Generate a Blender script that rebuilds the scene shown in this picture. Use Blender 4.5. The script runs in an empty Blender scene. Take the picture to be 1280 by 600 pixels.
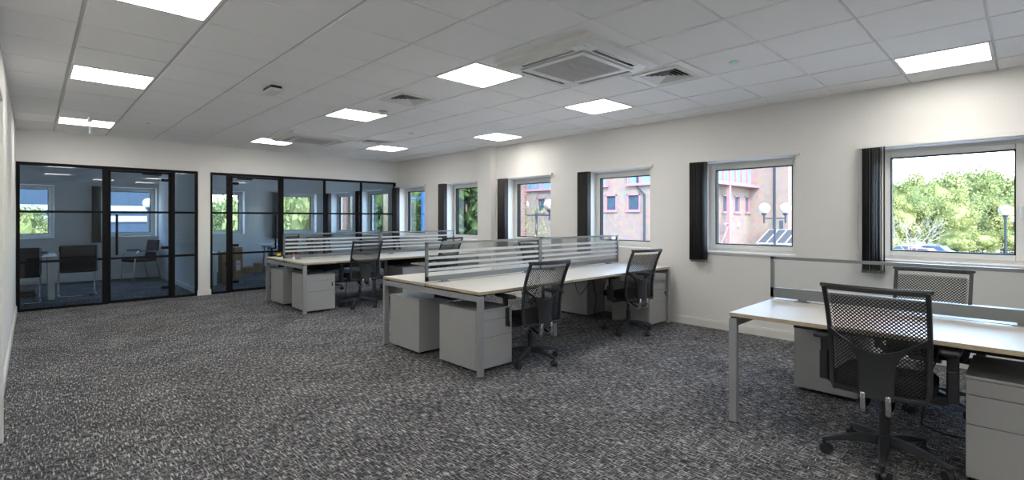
import bpy, math, random
from mathutils import Vector, Matrix
S = bpy.context.scene
COL = S.collection
PI = math.pi
R = math.radians

# ------------------------------------------------------------------ materials
def nodes(name):
    m = bpy.data.materials.new(name); m.use_nodes = True
    nt = m.node_tree
    for n in list(nt.nodes): nt.nodes.remove(n)
    out = nt.nodes.new('ShaderNodeOutputMaterial')
    return m, nt, out

def mat(name, col, rough=.5, metal=0., var=.04, scale=6., bump=0., bscale=200., spec=.5):
    m, nt, out = nodes(name)
    b = nt.nodes.new('ShaderNodeBsdfPrincipled')
    b.inputs['Roughness'].default_value = rough
    b.inputs['Metallic'].default_value = metal
    b.inputs['Specular IOR Level'].default_value = spec
    tc = nt.nodes.new('ShaderNodeTexCoord')
    n = nt.nodes.new('ShaderNodeTexNoise'); n.inputs['Scale'].default_value = scale
    nt.links.new(tc.outputs['Object'], n.inputs['Vector'])
    r = nt.nodes.new('ShaderNodeValToRGB')
    r.color_ramp.elements[0].position = .3; r.color_ramp.elements[1].position = .7
    r.color_ramp.elements[0].color = tuple(c*(1-var) for c in col)+(1,)
    r.color_ramp.elements[1].color = tuple(min(1, c*(1+var)) for c in col)+(1,)
    nt.links.new(n.outputs['Fac'], r.inputs['Fac'])
    nt.links.new(r.outputs['Color'], b.inputs['Base Color'])
    if bump:
        n2 = nt.nodes.new('ShaderNodeTexNoise'); n2.inputs['Scale'].default_value = bscale
        nt.links.new(tc.outputs['Object'], n2.inputs['Vector'])
        bp = nt.nodes.new('ShaderNodeBump'); bp.inputs['Strength'].default_value = bump
        bp.inputs['Distance'].default_value = .002
        nt.links.new(n2.outputs['Fac'], bp.inputs['Height'])
        nt.links.new(bp.outputs['Normal'], b.inputs['Normal'])
    nt.links.new(b.outputs[0], out.inputs[0])
    return m

def emit(name, col, strength):
    m, nt, out = nodes(name)
    e = nt.nodes.new('ShaderNodeEmission')
    tc = nt.nodes.new('ShaderNodeTexCoord'); n = nt.nodes.new('ShaderNodeTexNoise')
    n.inputs['Scale'].default_value = 3
    nt.links.new(tc.outputs['Object'], n.inputs['Vector'])
    mr = nt.nodes.new('ShaderNodeMapRange'); mr.inputs['To Min'].default_value = strength*.96; mr.inputs['To Max'].default_value = strength*1.04
    nt.links.new(n.outputs['Fac'], mr.inputs['Value'])
    nt.links.new(mr.outputs[0], e.inputs['Strength'])
    e.inputs['Color'].default_value = tuple(col)+(1,)
    nt.links.new(e.outputs[0], out.inputs[0])
    return m

def glass(name, tint, refl=1.0, rough=0.0):
    m, nt, out = nodes(name)
    t = nt.nodes.new('ShaderNodeBsdfTransparent'); t.inputs[0].default_value = tuple(tint)+(1,)
    g = nt.nodes.new('ShaderNodeBsdfGlossy'); g.inputs['Roughness'].default_value = rough
    f = nt.nodes.new('ShaderNodeFresnel'); f.inputs['IOR'].default_value = 1.5
    mu = nt.nodes.new('ShaderNodeMath'); mu.operation = 'MULTIPLY'; mu.inputs[1].default_value = refl
    nt.links.new(f.outputs[0], mu.inputs[0])
    mx = nt.nodes.new('ShaderNodeMixShader')
    nt.links.new(mu.outputs[0], mx.inputs[0]); nt.links.new(t.outputs[0], mx.inputs[1]); nt.links.new(g.outputs[0], mx.inputs[2])
    nt.links.new(mx.outputs[0], out.inputs[0])
    return m

def frosted(name, col, clear):
    m, nt, out = nodes(name)
    t = nt.nodes.new('ShaderNodeBsdfTransparent')
    d = nt.nodes.new('ShaderNodeBsdfDiffuse'); d.inputs[0].default_value = tuple(col)+(1,)
    tl = nt.nodes.new('ShaderNodeBsdfTranslucent'); tl.inputs[0].default_value = tuple(col)+(1,)
    a = nt.nodes.new('ShaderNodeMixShader'); a.inputs[0].default_value = .5
    nt.links.new(d.outputs[0], a.inputs[1]); nt.links.new(tl.outputs[0], a.inputs[2])
    tc = nt.nodes.new('ShaderNodeTexCoord'); n = nt.nodes.new('ShaderNodeTexNoise'); n.inputs['Scale'].default_value = 40
    nt.links.new(tc.outputs['Object'], n.inputs['Vector'])
    mr = nt.nodes.new('ShaderNodeMapRange'); mr.inputs['To Min'].default_value = clear*.9; mr.inputs['To Max'].default_value = clear*1.1
    nt.links.new(n.outputs['Fac'], mr.inputs['Value'])
    b = nt.nodes.new('ShaderNodeMixShader')
    nt.links.new(mr.outputs[0], b.inputs[0]); nt.links.new(a.outputs[0], b.inputs[1]); nt.links.new(t.outputs[0], b.inputs[2])
    nt.links.new(b.outputs[0], out.inputs[0])
    return m

def carpet(name):
    m, nt, out = nodes(name)
    b = nt.nodes.new('ShaderNodeBsdfPrincipled'); b.inputs['Roughness'].default_value = .95
    b.inputs['Specular IOR Level'].default_value = .15
    tc = nt.nodes.new('ShaderNodeTexCoord')
    def noise(sx, sy, det, rough=.55):
        mp = nt.nodes.new('ShaderNodeMapping'); mp.inputs['Scale'].default_value = (sx, sy, 1)
        nt.links.new(tc.outputs['Object'], mp.inputs['Vector'])
        n = nt.nodes.new('ShaderNodeTexNoise'); n.inputs['Scale'].default_value = 1
        n.inputs['Detail'].default_value = det; n.inputs['Roughness'].default_value = rough
        nt.links.new(mp.outputs[0], n.inputs['Vector']); return n.outputs['Fac']
    def math_(op, a, b_):
        k = nt.nodes.new('ShaderNodeMath'); k.operation = op
        for i, x in enumerate((a, b_)):
            if isinstance(x, (int, float)): k.inputs[i].default_value = x
            else: nt.links.new(x, k.inputs[i])
        return k.outputs[0]
    ax = noise(22, 105, 2.5); ay = noise(105, 16, 2.5)
    mx = math_('MAXIMUM', math_('SUBTRACT', ax, .02), math_('ADD', ay, .01))
    big = noise(2.2, 2.2, 2)
    v = math_('ADD', mx, math_('MULTIPLY', math_('SUBTRACT', big, .5), .12))
    ramp = nt.nodes.new('ShaderNodeValToRGB'); e = ramp.color_ramp.elements
    e[0].position = .45; e[0].color = (.030, .030, .034, 1)
    e[1].position = .75; e[1].color = (.72, .71, .71, 1)
    x = e.new(.53); x.color = (.088, .088, .093, 1)
    x = e.new(.60); x.color = (.22, .219, .223, 1)
    nt.links.new(v, ramp.inputs['Fac'])
    nt.links.new(ramp.outputs['Color'], b.inputs['Base Color'])
    bp = nt.nodes.new('ShaderNodeBump'); bp.inputs['Strength'].default_value = .5; bp.inputs['Distance'].default_value = .004
    nt.links.new(mx, bp.inputs['Height']); nt.links.new(bp.outputs[0], b.inputs['Normal'])
    nt.links.new(b.outputs[0], out.inputs[0])
    return m

def brick(name, c1, c2, mort):
    m, nt, out = nodes(name)
    b = nt.nodes.new('ShaderNodeBsdfPrincipled'); b.inputs['Roughness'].default_value = .9; b.inputs['Specular IOR Level'].default_value = .1
    tc = nt.nodes.new('ShaderNodeTexCoord')
    sx = nt.nodes.new('ShaderNodeSeparateXYZ'); nt.links.new(tc.outputs['Object'], sx.inputs[0])
    ad = nt.nodes.new('ShaderNodeMath'); ad.operation = 'ADD'
    nt.links.new(sx.outputs[0], ad.inputs[0]); nt.links.new(sx.outputs[1], ad.inputs[1])
    cb = nt.nodes.new('ShaderNodeCombineXYZ'); nt.links.new(ad.outputs[0], cb.inputs[0]); nt.links.new(sx.outputs[2], cb.inputs[1])
    br = nt.nodes.new('ShaderNodeTexBrick'); br.inputs['Scale'].default_value = 1
    br.inputs['Brick Width'].default_value = .225; br.inputs['Row Height'].default_value = .075
    br.inputs['Mortar Size'].default_value = .01
    br.inputs['Color1'].default_value = c1+(1,); br.inputs['Color2'].default_value = c2+(1,); br.inputs['Mortar'].default_value = mort+(1,)
    nt.links.new(cb.outputs[0], br.inputs['Vector'])
    n = nt.nodes.new('ShaderNodeTexNoise'); n.inputs['Scale'].default_value = 3.5; n.inputs['Detail'].default_value = 6
    nt.links.new(tc.outputs['Object'], n.inputs['Vector'])
    mx = nt.nodes.new('ShaderNodeMix'); mx.data_type = 'RGBA'; mx.blend_type = 'SOFT_LIGHT'; mx.inputs['Factor'].default_value = .5
    nt.links.new(br.outputs['Color'], mx.inputs['A']); nt.links.new(n.outputs['Color'], mx.inputs['B'])
    nt.links.new(mx.outputs['Result'], b.inputs['Base Color'])
    nt.links.new(b.outputs[0], out.inputs[0])
    return m

def leafmat(name, dark, light, scale=1.2):
    m, nt, out = nodes(name)
    tc = nt.nodes.new('ShaderNodeTexCoord')
    n = nt.nodes.new('ShaderNodeTexNoise'); n.inputs['Scale'].default_value = scale; n.inputs['Detail'].default_value = 4
    nt.links.new(tc.outputs['Object'], n.inputs['Vector'])
    r = nt.nodes.new('ShaderNodeValToRGB'); r.color_ramp.elements[0].position = .35; r.color_ramp.elements[1].position = .68
    r.color_ramp.elements[0].color = dark+(1,); r.color_ramp.elements[1].color = light+(1,)
    nt.links.new(n.outputs['Fac'], r.inputs['Fac'])
    d = nt.nodes.new('ShaderNodeBsdfDiffuse'); t = nt.nodes.new('ShaderNodeBsdfTranslucent')
    nt.links.new(r.outputs[0], d.inputs[0]); nt.links.new(r.outputs[0], t.inputs[0])
    mx = nt.nodes.new('ShaderNodeMixShader'); mx.inputs[0].default_value = .4
    nt.links.new(d.outputs[0], mx.inputs[1]); nt.links.new(t.outputs[0], mx.inputs[2]); nt.links.new(mx.outputs[0], out.inputs[0])
    return m

M = {}
M['wall'] = mat('wall_paint', (.82, .81, .785), .7, var=.012, scale=2, bump=.05)
M['ceil'] = mat('ceiling_tile', (.955, .95, .94), .9, var=.008, scale=60, bump=.15, bscale=400)
M['tee'] = mat('ceiling_grid_metal', (.62, .62, .61), .5, var=.02)
M['white'] = mat('white_gloss_paint', (.82, .81, .78), .35, var=.01)
M['upvc'] = mat('white_plastic_frame', (.80, .775, .715), .4, var=.01)
M['wplast'] = mat('white_plastic', (.80, .80, .78), .4, var=.01)
M['black'] = mat('black_metal_frame', (.008, .008, .009), .6, var=.1, spec=.15)
M['plast'] = mat('black_plastic', (.023, .025, .029), .42, var=.1, bump=.1, bscale=500)
M['fabric'] = mat('black_fabric', (.014, .015, .019), .95, var=.2, scale=300, bump=.4, bscale=700, spec=.15)
M['mesh'] = mat('black_back_mesh', (.015, .015, .017), .6, var=.1)
M['silver'] = mat('silver_painted_metal', (.36, .37, .385), .42, metal=.25, var=.03)
M['ped'] = mat('grey_painted_steel', (.41, .412, .412), .45, metal=.1, var=.02)
M['pedtop'] = mat('grey_steel_top', (.38, .385, .39), .3, metal=.25, var=.02)
M['alu'] = mat('satin_aluminium', (.23, .24, .25), .35, metal=.5, var=.03)
M['chrome'] = mat('chrome', (.75, .75, .76), .12, metal=1., var=.02)
M['desk'] = mat('pale_desk_laminate', (.66, .64, .60), .38, var=.025, scale=4)
M['edge'] = mat('birch_edge_band', (.50, .42, .29), .5, var=.12, scale=30)
M['vane'] = mat('charcoal_blind_fabric', (.045, .043, .043), .85, var=.1, scale=60)
M['dark'] = mat('recess_shade', (.02, .02, .02), .8)  # near-black colour standing in for shade inside openings
M['grille'] = mat('grey_intake_grille', (.55, .54, .53), .6, var=.05, scale=90)
M['carpet'] = carpet('woven_charcoal_carpet')
M['glass'] = glass('window_glass', (.96, .98, .98), .35)
M['pglass'] = glass('partition_glass', (.90, .96, 1.0), .85)
M['sglass'] = glass('screen_glass', (.95, .97, .97), .6)
M['frost'] = frosted('frosted_band', (.90, .93, .95), .14)
M['acrylic'] = frosted('clear_acrylic', (.75, .82, .9), .6)
M['lamp'] = emit('light_diffuser', (1., .955, .885), 14.5)
M['led'] = emit('green_led', (.1, 1, .25), 1.0)
M['card'] = mat('brown_cardboard', (.36, .24, .14), .85, var=.08, scale=8)
M['board'] = mat('white_board', (.75, .76, .76), .5)
M['yellow'] = mat('yellow_plastic', (.85, .62, .02), .4)
M['orange'] = mat('orange_plastic', (.85, .14, .03), .4)
M['key'] = mat('dark_lock_and_gap_shade', (.03, .03, .03), .35, metal=.4)
M['wrap'] = frosted('clear_plastic_wrap', (.6, .58, .54), .55)
# outdoors
M['brick'] = brick('buff_pink_brick', (.132, .092, .076), (.096, .086, .086), (.118, .106, .10))
M['dbrick'] = brick('red_brown_brick', (.07, .03, .022), (.10, .045, .03), (.13, .11, .10))
M['pink'] = mat('pink_painted_metal', (.15, .080, .095), .5, var=.04)
M['bglass'] = mat('reflective_blue_glass', (.08, .13, .19), .12, var=.25, scale=.7)
M['dglass'] = mat('dark_window_glass', (.022, .040, .060), .2, var=.2, scale=2)
M['pipe'] = mat('grey_blue_pipe', (.016, .023, .032), .8, spec=.1)
M['asphalt'] = mat('asphalt', (.42, .41, .40), .9, var=.15, scale=.5)
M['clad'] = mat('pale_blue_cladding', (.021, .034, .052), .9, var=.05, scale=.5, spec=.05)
M['cladw'] = mat('white_cladding_band', (.13, .135, .14), .6)
M['globe'] = mat('opal_globe', (.19, .18, .145), .4, var=.01)
M['blue'] = mat('blue_painted_steel', (.002, .040, .12), .6)
M['leafA'] = leafmat('yellow_green_leaves', (.095, .115, .040), (.27, .295, .13))
M['leafB'] = leafmat('mid_green_leaves', (.085, .115, .042), (.26, .295, .13))
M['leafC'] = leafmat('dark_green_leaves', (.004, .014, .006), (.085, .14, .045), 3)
M['leafD'] = leafmat('blue_green_needles', (.04, .07, .045), (.11, .16, .11))
M['bark'] = mat('brown_bark', (.14, .10, .07), .9, var=.3, scale=12)
M['deadwood'] = mat('bleached_bare_wood', (.15, .145, .135), .8, var=.1)
M['tyre'] = mat('black_rubber', (.02, .02, .02), .8)
for n_, c_ in (('carw', (.35, .35, .36)), ('carr', (.30, .03, .025)), ('carb', (.03, .06, .22)), ('cars', (.17, .18, .19))):
    M[n_] = mat('car_paint_'+n_, c_, .25, var=.02)
M['solar'] = mat('dark_roof_glazing', (.035, .038, .045), .8, spec=.1)

# ------------------------------------------------------------------ mesh builder
class MB:
    def __init__(s): s.v = []; s.f = []; s.m = []; s.mi = 0
    def add(s, vs, fs):
        o = len(s.v); s.v += [tuple(p) for p in vs]
        for f in fs: s.f.append([i+o for i in f]); s.m.append(s.mi)
        return s
    def box(s, x0, x1, y0, y1, z0, z1):
        x0, x1 = min(x0, x1), max(x0, x1); y0, y1 = min(y0, y1), max(y0, y1); z0, z1 = min(z0, z1), max(z0, z1)
        return s.add([(x0, y0, z0), (x1, y0, z0), (x1, y1, z0), (x0, y1, z0), (x0, y0, z1), (x1, y0, z1), (x1, y1, z1), (x0, y1, z1)],
                     [(3, 2, 1, 0), (4, 5, 6, 7), (0, 1, 5, 4), (1, 2, 6, 5), (2, 3, 7, 6), (3, 0, 4, 7)])
    def cyl(s, p0, p1, r0, r1=None, n=16):
        r1 = r0 if r1 is None else r1
        p0 = Vector(p0); p1 = Vector(p1); d = (p1-p0).normalized()
        a = d.orthogonal().normalized(); b = d.cross(a)
        vs = []
        for p, r in ((p0, r0), (p1, r1)):
            for i in range(n):
                t = 2*PI*i/n; vs.append(p+(a*math.cos(t)+b*math.sin(t))*r)
        fs = [(i, (i+1) % n, n+(i+1) % n, n+i) for i in range(n)]
        fs += [tuple(range(n-1, -1, -1)), tuple(range(n, 2*n))]
        return s.add(vs, fs)
    def sweep(s, pts, prof, up=(0, 0, 1), closed=False):
        # prof: list of (side, up) offsets, counter-clockwise
        pts = [Vector(p) for p in pts]; n = len(pts); k = len(prof); up = Vector(up); vs = []
        for i, p in enumerate(pts):
            a = pts[i-1] if (i > 0 or closed) else p
            b = pts[(i+1) % n] if (i < n-1 or closed) else p
            d = (b-a).normalized(); sd = d.cross(up)
            if sd.length < 1e-4: sd = d.cross(Vector((0, 1, .01)))
            sd.normalize(); u = sd.cross(d).normalized()
            for q in prof: vs.append(p+sd*q[0]+u*q[1])
        fs = []
        for i in range(n if closed else n-1):
            j = (i+1) % n
            for a in range(k):
                b = (a+1) % k; fs.append((i*k+a, i*k+b, j*k+b, j*k+a))
        if not closed:
            fs.append(tuple(range(k-1, -1, -1))); fs.append(tuple((n-1)*k+a for a in range(k)))
        return s.add(vs, fs)
    def tube(s, pts, r, n=8, up=(0, 0, 1), closed=False):
        return s.sweep(pts, [(r*math.cos(2*PI*i/n), r*math.sin(2*PI*i/n)) for i in range(n)], up, closed)
    def bar(s, pts, w, h, up=(0, 0, 1), closed=False):
        return s.sweep(pts, [(-w/2, -h/2), (w/2, -h/2), (w/2, h/2), (-w/2, h/2)], up, closed)
    def lathe(s, prof, c=(0, 0, 0), n=20):
        vs = []; k = len(prof)
        for i in range(n):
            t = 2*PI*i/n
            for r, z in prof: vs.append((c[0]+r*math.cos(t), c[1]+r*math.sin(t), c[2]+z))
        fs = []
        for i in range(n):
            j = (i+1) % n
            for a in range(k-1): fs.append((i*k+a, j*k+a, j*k+a+1, i*k+a+1))
        return s.add(vs, fs)
    def grid(s, P, flip=False):
        h = len(P); w = len(P[0]); vs = [p for row in P for p in row]
        fs = []
        for i in range(h-1):
            for j in range(w-1):
                q = (i*w+j, i*w+j+1, (i+1)*w+j+1, (i+1)*w+j); fs.append(q[::-1] if flip else q)
        return s.add(vs, fs)
    def build(s, name, mats, parent=None, smooth=False, bevel=0, loc=None, solid=0, rotz=0):
        me = bpy.data.meshes.new(name); me.from_pydata(s.v, [], s.f)
        mats = mats if isinstance(mats, (list, tuple)) else [mats]
        for m in mats: me.materials.append(M[m] if isinstance(m, str) else m)
        if len(mats) > 1: me.polygons.foreach_set('material_index', s.m)
        if smooth:
            me.polygons.foreach_set('use_smooth', [True]*len(me.polygons))
            try: me.set_sharp_from_angle(angle=R(40))
            except Exception: pass
        me.update()
        o = bpy.data.objects.new(name, me); COL.objects.link(o)
        if parent is not None: o.parent = parent
        if loc: o.location = loc
        if rotz: o.rotation_euler.z = rotz
        if solid:
            md = o.modifiers.new('thick', 'SOLIDIFY'); md.thickness = solid; md.offset = 0
        if bevel:
            md = o.modifiers.new('bevel', 'BEVEL'); md.width = bevel; md.segments = 2; md.limit_method = 'ANGLE'; md.angle_limit = R(50)
        return o

def tag(o, label, cat, group=None, kind=None):
    o['label'] = label; o['category'] = cat
    if group: o['group'] = group
    if kind: o['kind'] = kind
    return o

def thing(name, label, cat, loc=(0, 0, 0), rotz=0, group=None, kind=None):
    o = bpy.data.objects.new(name, None); COL.objects.link(o); o.empty_display_size = .1
    o.location = loc; o.rotation_euler.z = rotz
    return tag(o, label, cat, group, kind)

def dup(root, label, loc, rotz=0, group=None):
    def cp(o, par):
        c = o.copy(); COL.objects.link(c); c.parent = par
        for ch in o.children: cp(ch, c)
        return c
    r = cp(root, None); r.location = loc; r.rotation_euler.z = rotz; r['label'] = label
    if group: r['group'] = group
    return r

# ------------------------------------------------------------------ room shell
XL, XR, YB, YF, YR, H = -2.80, 3.41, 6.98, 11.0, -6.6, 2.651
WZ0, WZ1 = .945, 2.05
def wall_mesh(axis, a0, a1, t0, t1, z0, z1, ops):
    """wall along an axis with rectangular openings (a_lo, a_hi, z_lo, z_hi)"""
    mb = MB()
    def bx(p, q, zl, zh):
        if q-p < 1e-5 or zh-zl < 1e-5: return
        if axis == 'y': mb.box(t0, t1, p, q, zl, zh)
        else: mb.box(p, q, t0, t1, zl, zh)
    cur = a0
    for (p, q, zl, zh) in sorted(ops):
        bx(cur, p, z0, z1); bx(p, q, z0, zl); bx(p, q, zh, z1); cur = q
    bx(cur, a1, z0, z1)
    return mb

MB().box(-3.8, XR+.33, YR-.3, YF+.33, -.25, 0).build('floor', 'carpet')
tag(bpy.data.objects['floor'], 'charcoal and grey woven-look carpet over the whole office floor', 'floor', kind='structure')

RWIN = [5.81, 4.005, 2.205, .397, -1.395, -3.19, 7.615, 9.42, -4.995]
FWIN = [(-3.36, -2.30), (-1.58, -.54), (.28, 1.34), (2.16, 3.22)]
tag(wall_mesh('y', YR-.3, YF+.33, XR, XR+.33, -3.3, 3.0, [(y, y+1.06, WZ0, WZ1) for y in RWIN]).build('wall_right', 'wall'), 'long off-white wall with the row of square windows', 'wall', kind='structure')
tag(wall_mesh('x', -3.8, XR, YF, YF+.33, -3.3, 3.0, [(a, b, WZ0, WZ1) for a, b in FWIN]).build('wall_far', 'wall'), 'far outer wall of the meeting rooms with windows', 'wall', kind='structure')
tag(MB().box(-3.8, XR, YR-.3, YR, -3.3, 3.0).build('wall_rear', 'wall'), 'plain office wall opposite the glazed meeting rooms', 'wall', kind='structure')
lw = MB(); lw.box(-2.95, XL, 1.12, YB+.05, 0, 3.0); lw.box(-2.95, XL, YR, .22, 0, 3.0); lw.box(-2.95, XL, .22, 1.12, 2.06, 3.0)
tag(lw.build('wall_left', 'wall'), 'plain off-white wall at the edge of the carpeted aisle', 'wall', kind='structure')
tag(MB().box(-3.8, -3.5, YR, YF, -3.3, 3.0).build('wall_outer', 'wall'), 'outer wall of the meeting room', 'wall', kind='structure')
bw = MB(); bw.box(-3.5, XR, YB-.05, YB+.05, 2.178, 3.0); bw.box(-.541, -.357, YB-.05, YB+.05, 0, 2.178); bw.box(-3.5, -2.80, YB+.05, YB+.08, 0, 3.0); bw.box(3.388, XR, YB-.05, YB+.05, 0, 2.178)
tag(bw.build('wall_back', 'wall'), 'off-white wall and pier around the black glazed screens', 'wall', kind='structure')
tag(MB().box(-.50, -.38, YB+.05, YF, 0, 3.0).build('wall_divider', 'wall'), 'wall dividing the two meeting rooms', 'wall', kind='structure')
tag(MB().box(3.285, XR, 3.53, 3.905, 0, H+.02).build('column', 'wall', bevel=.004), 'off-white boxed column on the window wall', 'column', kind='structure')

# ceiling: recessed grid and lay-in tiles
LIGHTS = {(0, 0): 'a', (3, 0): 'b', (4, -5): 'c', (-4, 4): 'd', (-4, 9): 'e', (-4, 0): 'f', (0, 4): 'g', (0, 9): 'h', (3, 8): 'i', (4, 4): 'j', (0, -5): 'k', (-4, -5): 'l', (0, -9): 'm', (-2, -8): 'n'}  # k to n are unseen panels added to brighten the room
cb = MB(); cb.mi = 1
cb.box(-3.5, XR, YR, YF, H+.012, H+.02)
cb.box(-3.8, XR+.33, YR-.3, YF+.33, 3.0, 3.2)
VENTS = {(0, 2), (2, -2), (2, 7)}
cb.mi = 0
for i in range(-6, 6):
    for j in range(-11, 19):
        if (i, j) in LIGHTS or (i, j) in VENTS: continue
        x0, x1, y0, y1 = i*.6+.011, i*.6+.589, j*.6+.005, j*.6+.595
        x0 = max(x0, -3.5); x1 = min(x1, XR); y0 = max(y0, YR); y1 = min(y1, YF)
        if x1-x0 < .01 or y1-y0 < .01: continue
        c = .004; z0 = H; z1 = H+.013
        cb.add([(x0, y0, z1), (x1, y0, z1), (x1, y1, z1), (x0, y1, z1), (x0+c, y0+c, z0), (x1-c, y0+c, z0), (x1-c, y1-c, z0), (x0+c, y1-c, z0)],
               [(4, 7, 6, 5), (0, 4, 5, 1), (1, 5, 6, 2), (2, 6, 7, 3), (3, 7, 4, 0)])
tag(cb.build('ceiling', ['ceil', 'tee']), 'white suspended ceiling of square lay-in tiles', 'ceiling', kind='structure')

def skirting(name, axis, spans, face, inward, label):
    mb = MB()
    for a, b in spans:
        for (t, zl, zh) in ((.016, 0, .085), (.011, .085, .10)):
            if axis == 'y': mb.box(face, face+inward*t, a, b, zl, zh)
            else: mb.box(a, b, face, face+inward*t, zl, zh)
    tag(mb.build(name, 'white', bevel=.002), label, 'baseboard', kind='structure')
skirting('baseboard_right', 'y', [(YR, 3.53), (3.905, YB-.05), (YB+.05, YF)], XR, -1, 'white skirting board along the window wall')
skirting('baseboard_left', 'y', [(1.19, YB-.06), (YR, .15)], XL, 1, 'white skirting board along the aisle wall')
skirting('baseboard_far', 'x', [(-3.5, -.50), (-.38, XR-.02)], YF, -1, 'white skirting board under the meeting room windows')
skirting('baseboard_divider', 'y', [(YB+.07, YF-.02)], -.50, -1, 'white skirting board on the meeting room dividing wall')
mb = MB(); mb.box(-.555, -.345, YB-.066, YB-.05, 0, .10)
tag(mb.build('baseboard_pier', 'white', bevel=.002), 'short white skirting on the pier between glazed screens', 'baseboard', kind='structure')
mb = MB(); mb.box(3.269, 3.285, 3.514, 3.921, 0, .10); mb.box(3.285, XR-.016, 3.514, 3.53, 0, .10)
tag(mb.build('baseboard_column', 'white', bevel=.002), 'white skirting around the boxed column', 'baseboard', kind='structure')

# aisle door at the very edge of the view
d3 = thing('door_3', 'white door and lining in the aisle wall', 'door', (XL, .67, 0), kind='structure')
mb = MB()
for s in (-1, 1): mb.box(-.15, .045, s*.45-.0, s*.45+s*.065, 0, 2.12)
mb.box(-.15, .045, -.45, .45, 2.06, 2.12); mb.build('door_frame', 'white', d3, bevel=.004)
MB().box(-.10, -.06, -.445, .445, .005, 2.055).build('door_leaf', 'white', d3, bevel=.002)
MB().cyl((-.06, -.36, 1.0), (-.01, -.36, 1.0), .012).cyl((-.015, -.36, 1.0), (-.015, -.25, 1.0), .009).build('handle', 'chrome', d3, smooth=True)

# outside windows
def window(k, axis, a0, a1, inner, label, handle_side=-1):
    """axis 'y': wall runs along y, inside is -x of the frame; axis 'x': inside is -y"""
    w = thing('window_%d' % k, label, 'window', kind='structure')
    def bx(mb, a, b, t0, t1, z0, z1):
        if axis == 'y': mb.box(inner+t0, inner+t1, a, b, z0, z1)
        else: mb.box(a, b, inner+t0, inner+t1, z0, z1)
    def ring(lo, hi, zl, zh, wd, t0, t1):
        mb = MB(); bx(mb, lo, lo+wd, t0, t1, zl, zh); bx(mb, hi-wd, hi, t0, t1, zl, zh); bx(mb, lo+wd, hi-wd, t0, t1, zl, zl+wd); bx(mb, lo+wd, hi-wd, t0, t1, zh-wd, zh); return mb
    ring(a0, a1, WZ0, WZ1, .035, .205, .275).build('frame', 'upvc', w, bevel=.003)
    ring(a0+.03, a1-.03, WZ0+.03, WZ1-.03, .055, .195, .265).build('sash', 'upvc', w, bevel=.006)
    ring(a0+.0835, a1-.0835, WZ0+.0835, WZ1-.0835, .010, .1945, .266).build('gasket', 'black', w)
    mb = MB(); bx(mb, a0+.085, a1-.085, .228, .236, WZ0+.085, WZ1-.085); mb.build('pane', 'glass', w)
    mb = MB(); h = a0+.052 if handle_side < 0 else a1-.052
    bx(mb, h-.012, h+.012, .18, .196, 1.40, 1.47); bx(mb, h-.009, h+.009, .155, .175, 1.36, 1.46); bx(mb, h-.008, h+.008, .165, .19, 1.435, 1.455)
    mb.build('handle', 'wplast', w, bevel=.003)
    mb = MB(); bx(mb, a0-.02, a1+.02, -.018, 0, WZ0-.022, WZ0+.003); bx(mb, a0, a1, 0, .205, WZ0-.0005, WZ0+.003)
    mb.build('window_sill', 'upvc', w, bevel=.003)
    return w
WL = ['window nearest the glazed screens, looking onto dark foliage and a blue post', 'window beside the boxed column, filled with green foliage', 'window just past the column showing brick and a lamp globe',
      'window above the middle desks showing a brick facade', 'window showing the brick tower and twin-globe lamp', 'widest-looking window with treetops and white sky',
      'meeting room side window nearest the black glazed screen', 'meeting room side window deepest into the building', 'window beyond the near desk end']
for k, y in enumerate(RWIN): window(k+1, 'y', y, y+1.06, XR, WL[k])
FL = ['meeting room window behind the white table', 'meeting room window behind the chrome armchair', 'meeting room window above the cardboard boxes', 'meeting room window filled with bright leaves']
for k, (a, b) in enumerate(FWIN): window(k+10, 'x', a, b, YF, FL[k], 1)

# vertical blinds, stacked at the far side of each window
def blind(axis, edge_hi, edge_lo, inner, label, length, ang=22):
    b = thing('vertical_blind', label, 'blind', group='vertical blinds gathered beside the windows')
    def P(a, t, z): return (inner-t, a, z) if axis == 'y' else (a, inner-t, z)
    sg = 1 if axis == 'y' else -1
    hi, lo = edge_hi, edge_lo
    mb = MB(); p = P(hi, .02, 2.055); q = P(lo, .055, 2.085); mb.box(p[0], q[0], p[1], q[1], p[2], q[2])
    for a in (hi-sg*.2, (hi+lo)/2, lo+sg*.12):
        p = P(a-.01, 0, 2.06); q = P(a+.01, .03, 2.095); mb.box(p[0], q[0], p[1], q[1], p[2], q[2])
    mb.build('headrail', 'wplast', b, bevel=.002)
    mb = MB(); rnd = random.Random(int(edge_hi*100))
    n = 9
    for i in range(n):
        a = hi-sg*(.03+i*.0215)+rnd.uniform(-.002, .002); ta = R((ang if i < n-2 else ang-17)+rnd.uniform(-4, 4))*sg
        pts = []
        for t in (-.0445, -.02, .02, .0445):
            cv = .004*(1-(t/.0445)**2)
            pts.append((a+t*math.sin(ta)+cv, .062+t*math.cos(ta)))
        mb.grid([[P(x, y, .835) for x, y in pts], [P(x, y, 2.055) for x, y in pts]])
    mb.build('vanes', 'vane', b, smooth=True, solid=.0012)
    mb = MB()
    for i in range(n):
        a = hi-sg*(.03+i*.0215); p = P(a-.006, .02, .815); q = P(a+.006, .104, .84); mb.box(p[0], q[0], p[1], q[1], p[2], q[2])
    mb.build('vane_weights', 'alu', b)
    mb = MB(); mb.tube([P(hi+sg*.012, .05, 2.06), P(hi+sg*.014, .05, 1.5), P(hi+sg*.012, .05, 1.02)], .0025, 6); mb.cyl(P(hi+sg*.012, .05, .93), P(hi+sg*.012, .05, 1.03), .009, n=8)
    mb.build('cord', 'wplast', b, smooth=True)
    return b
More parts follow.
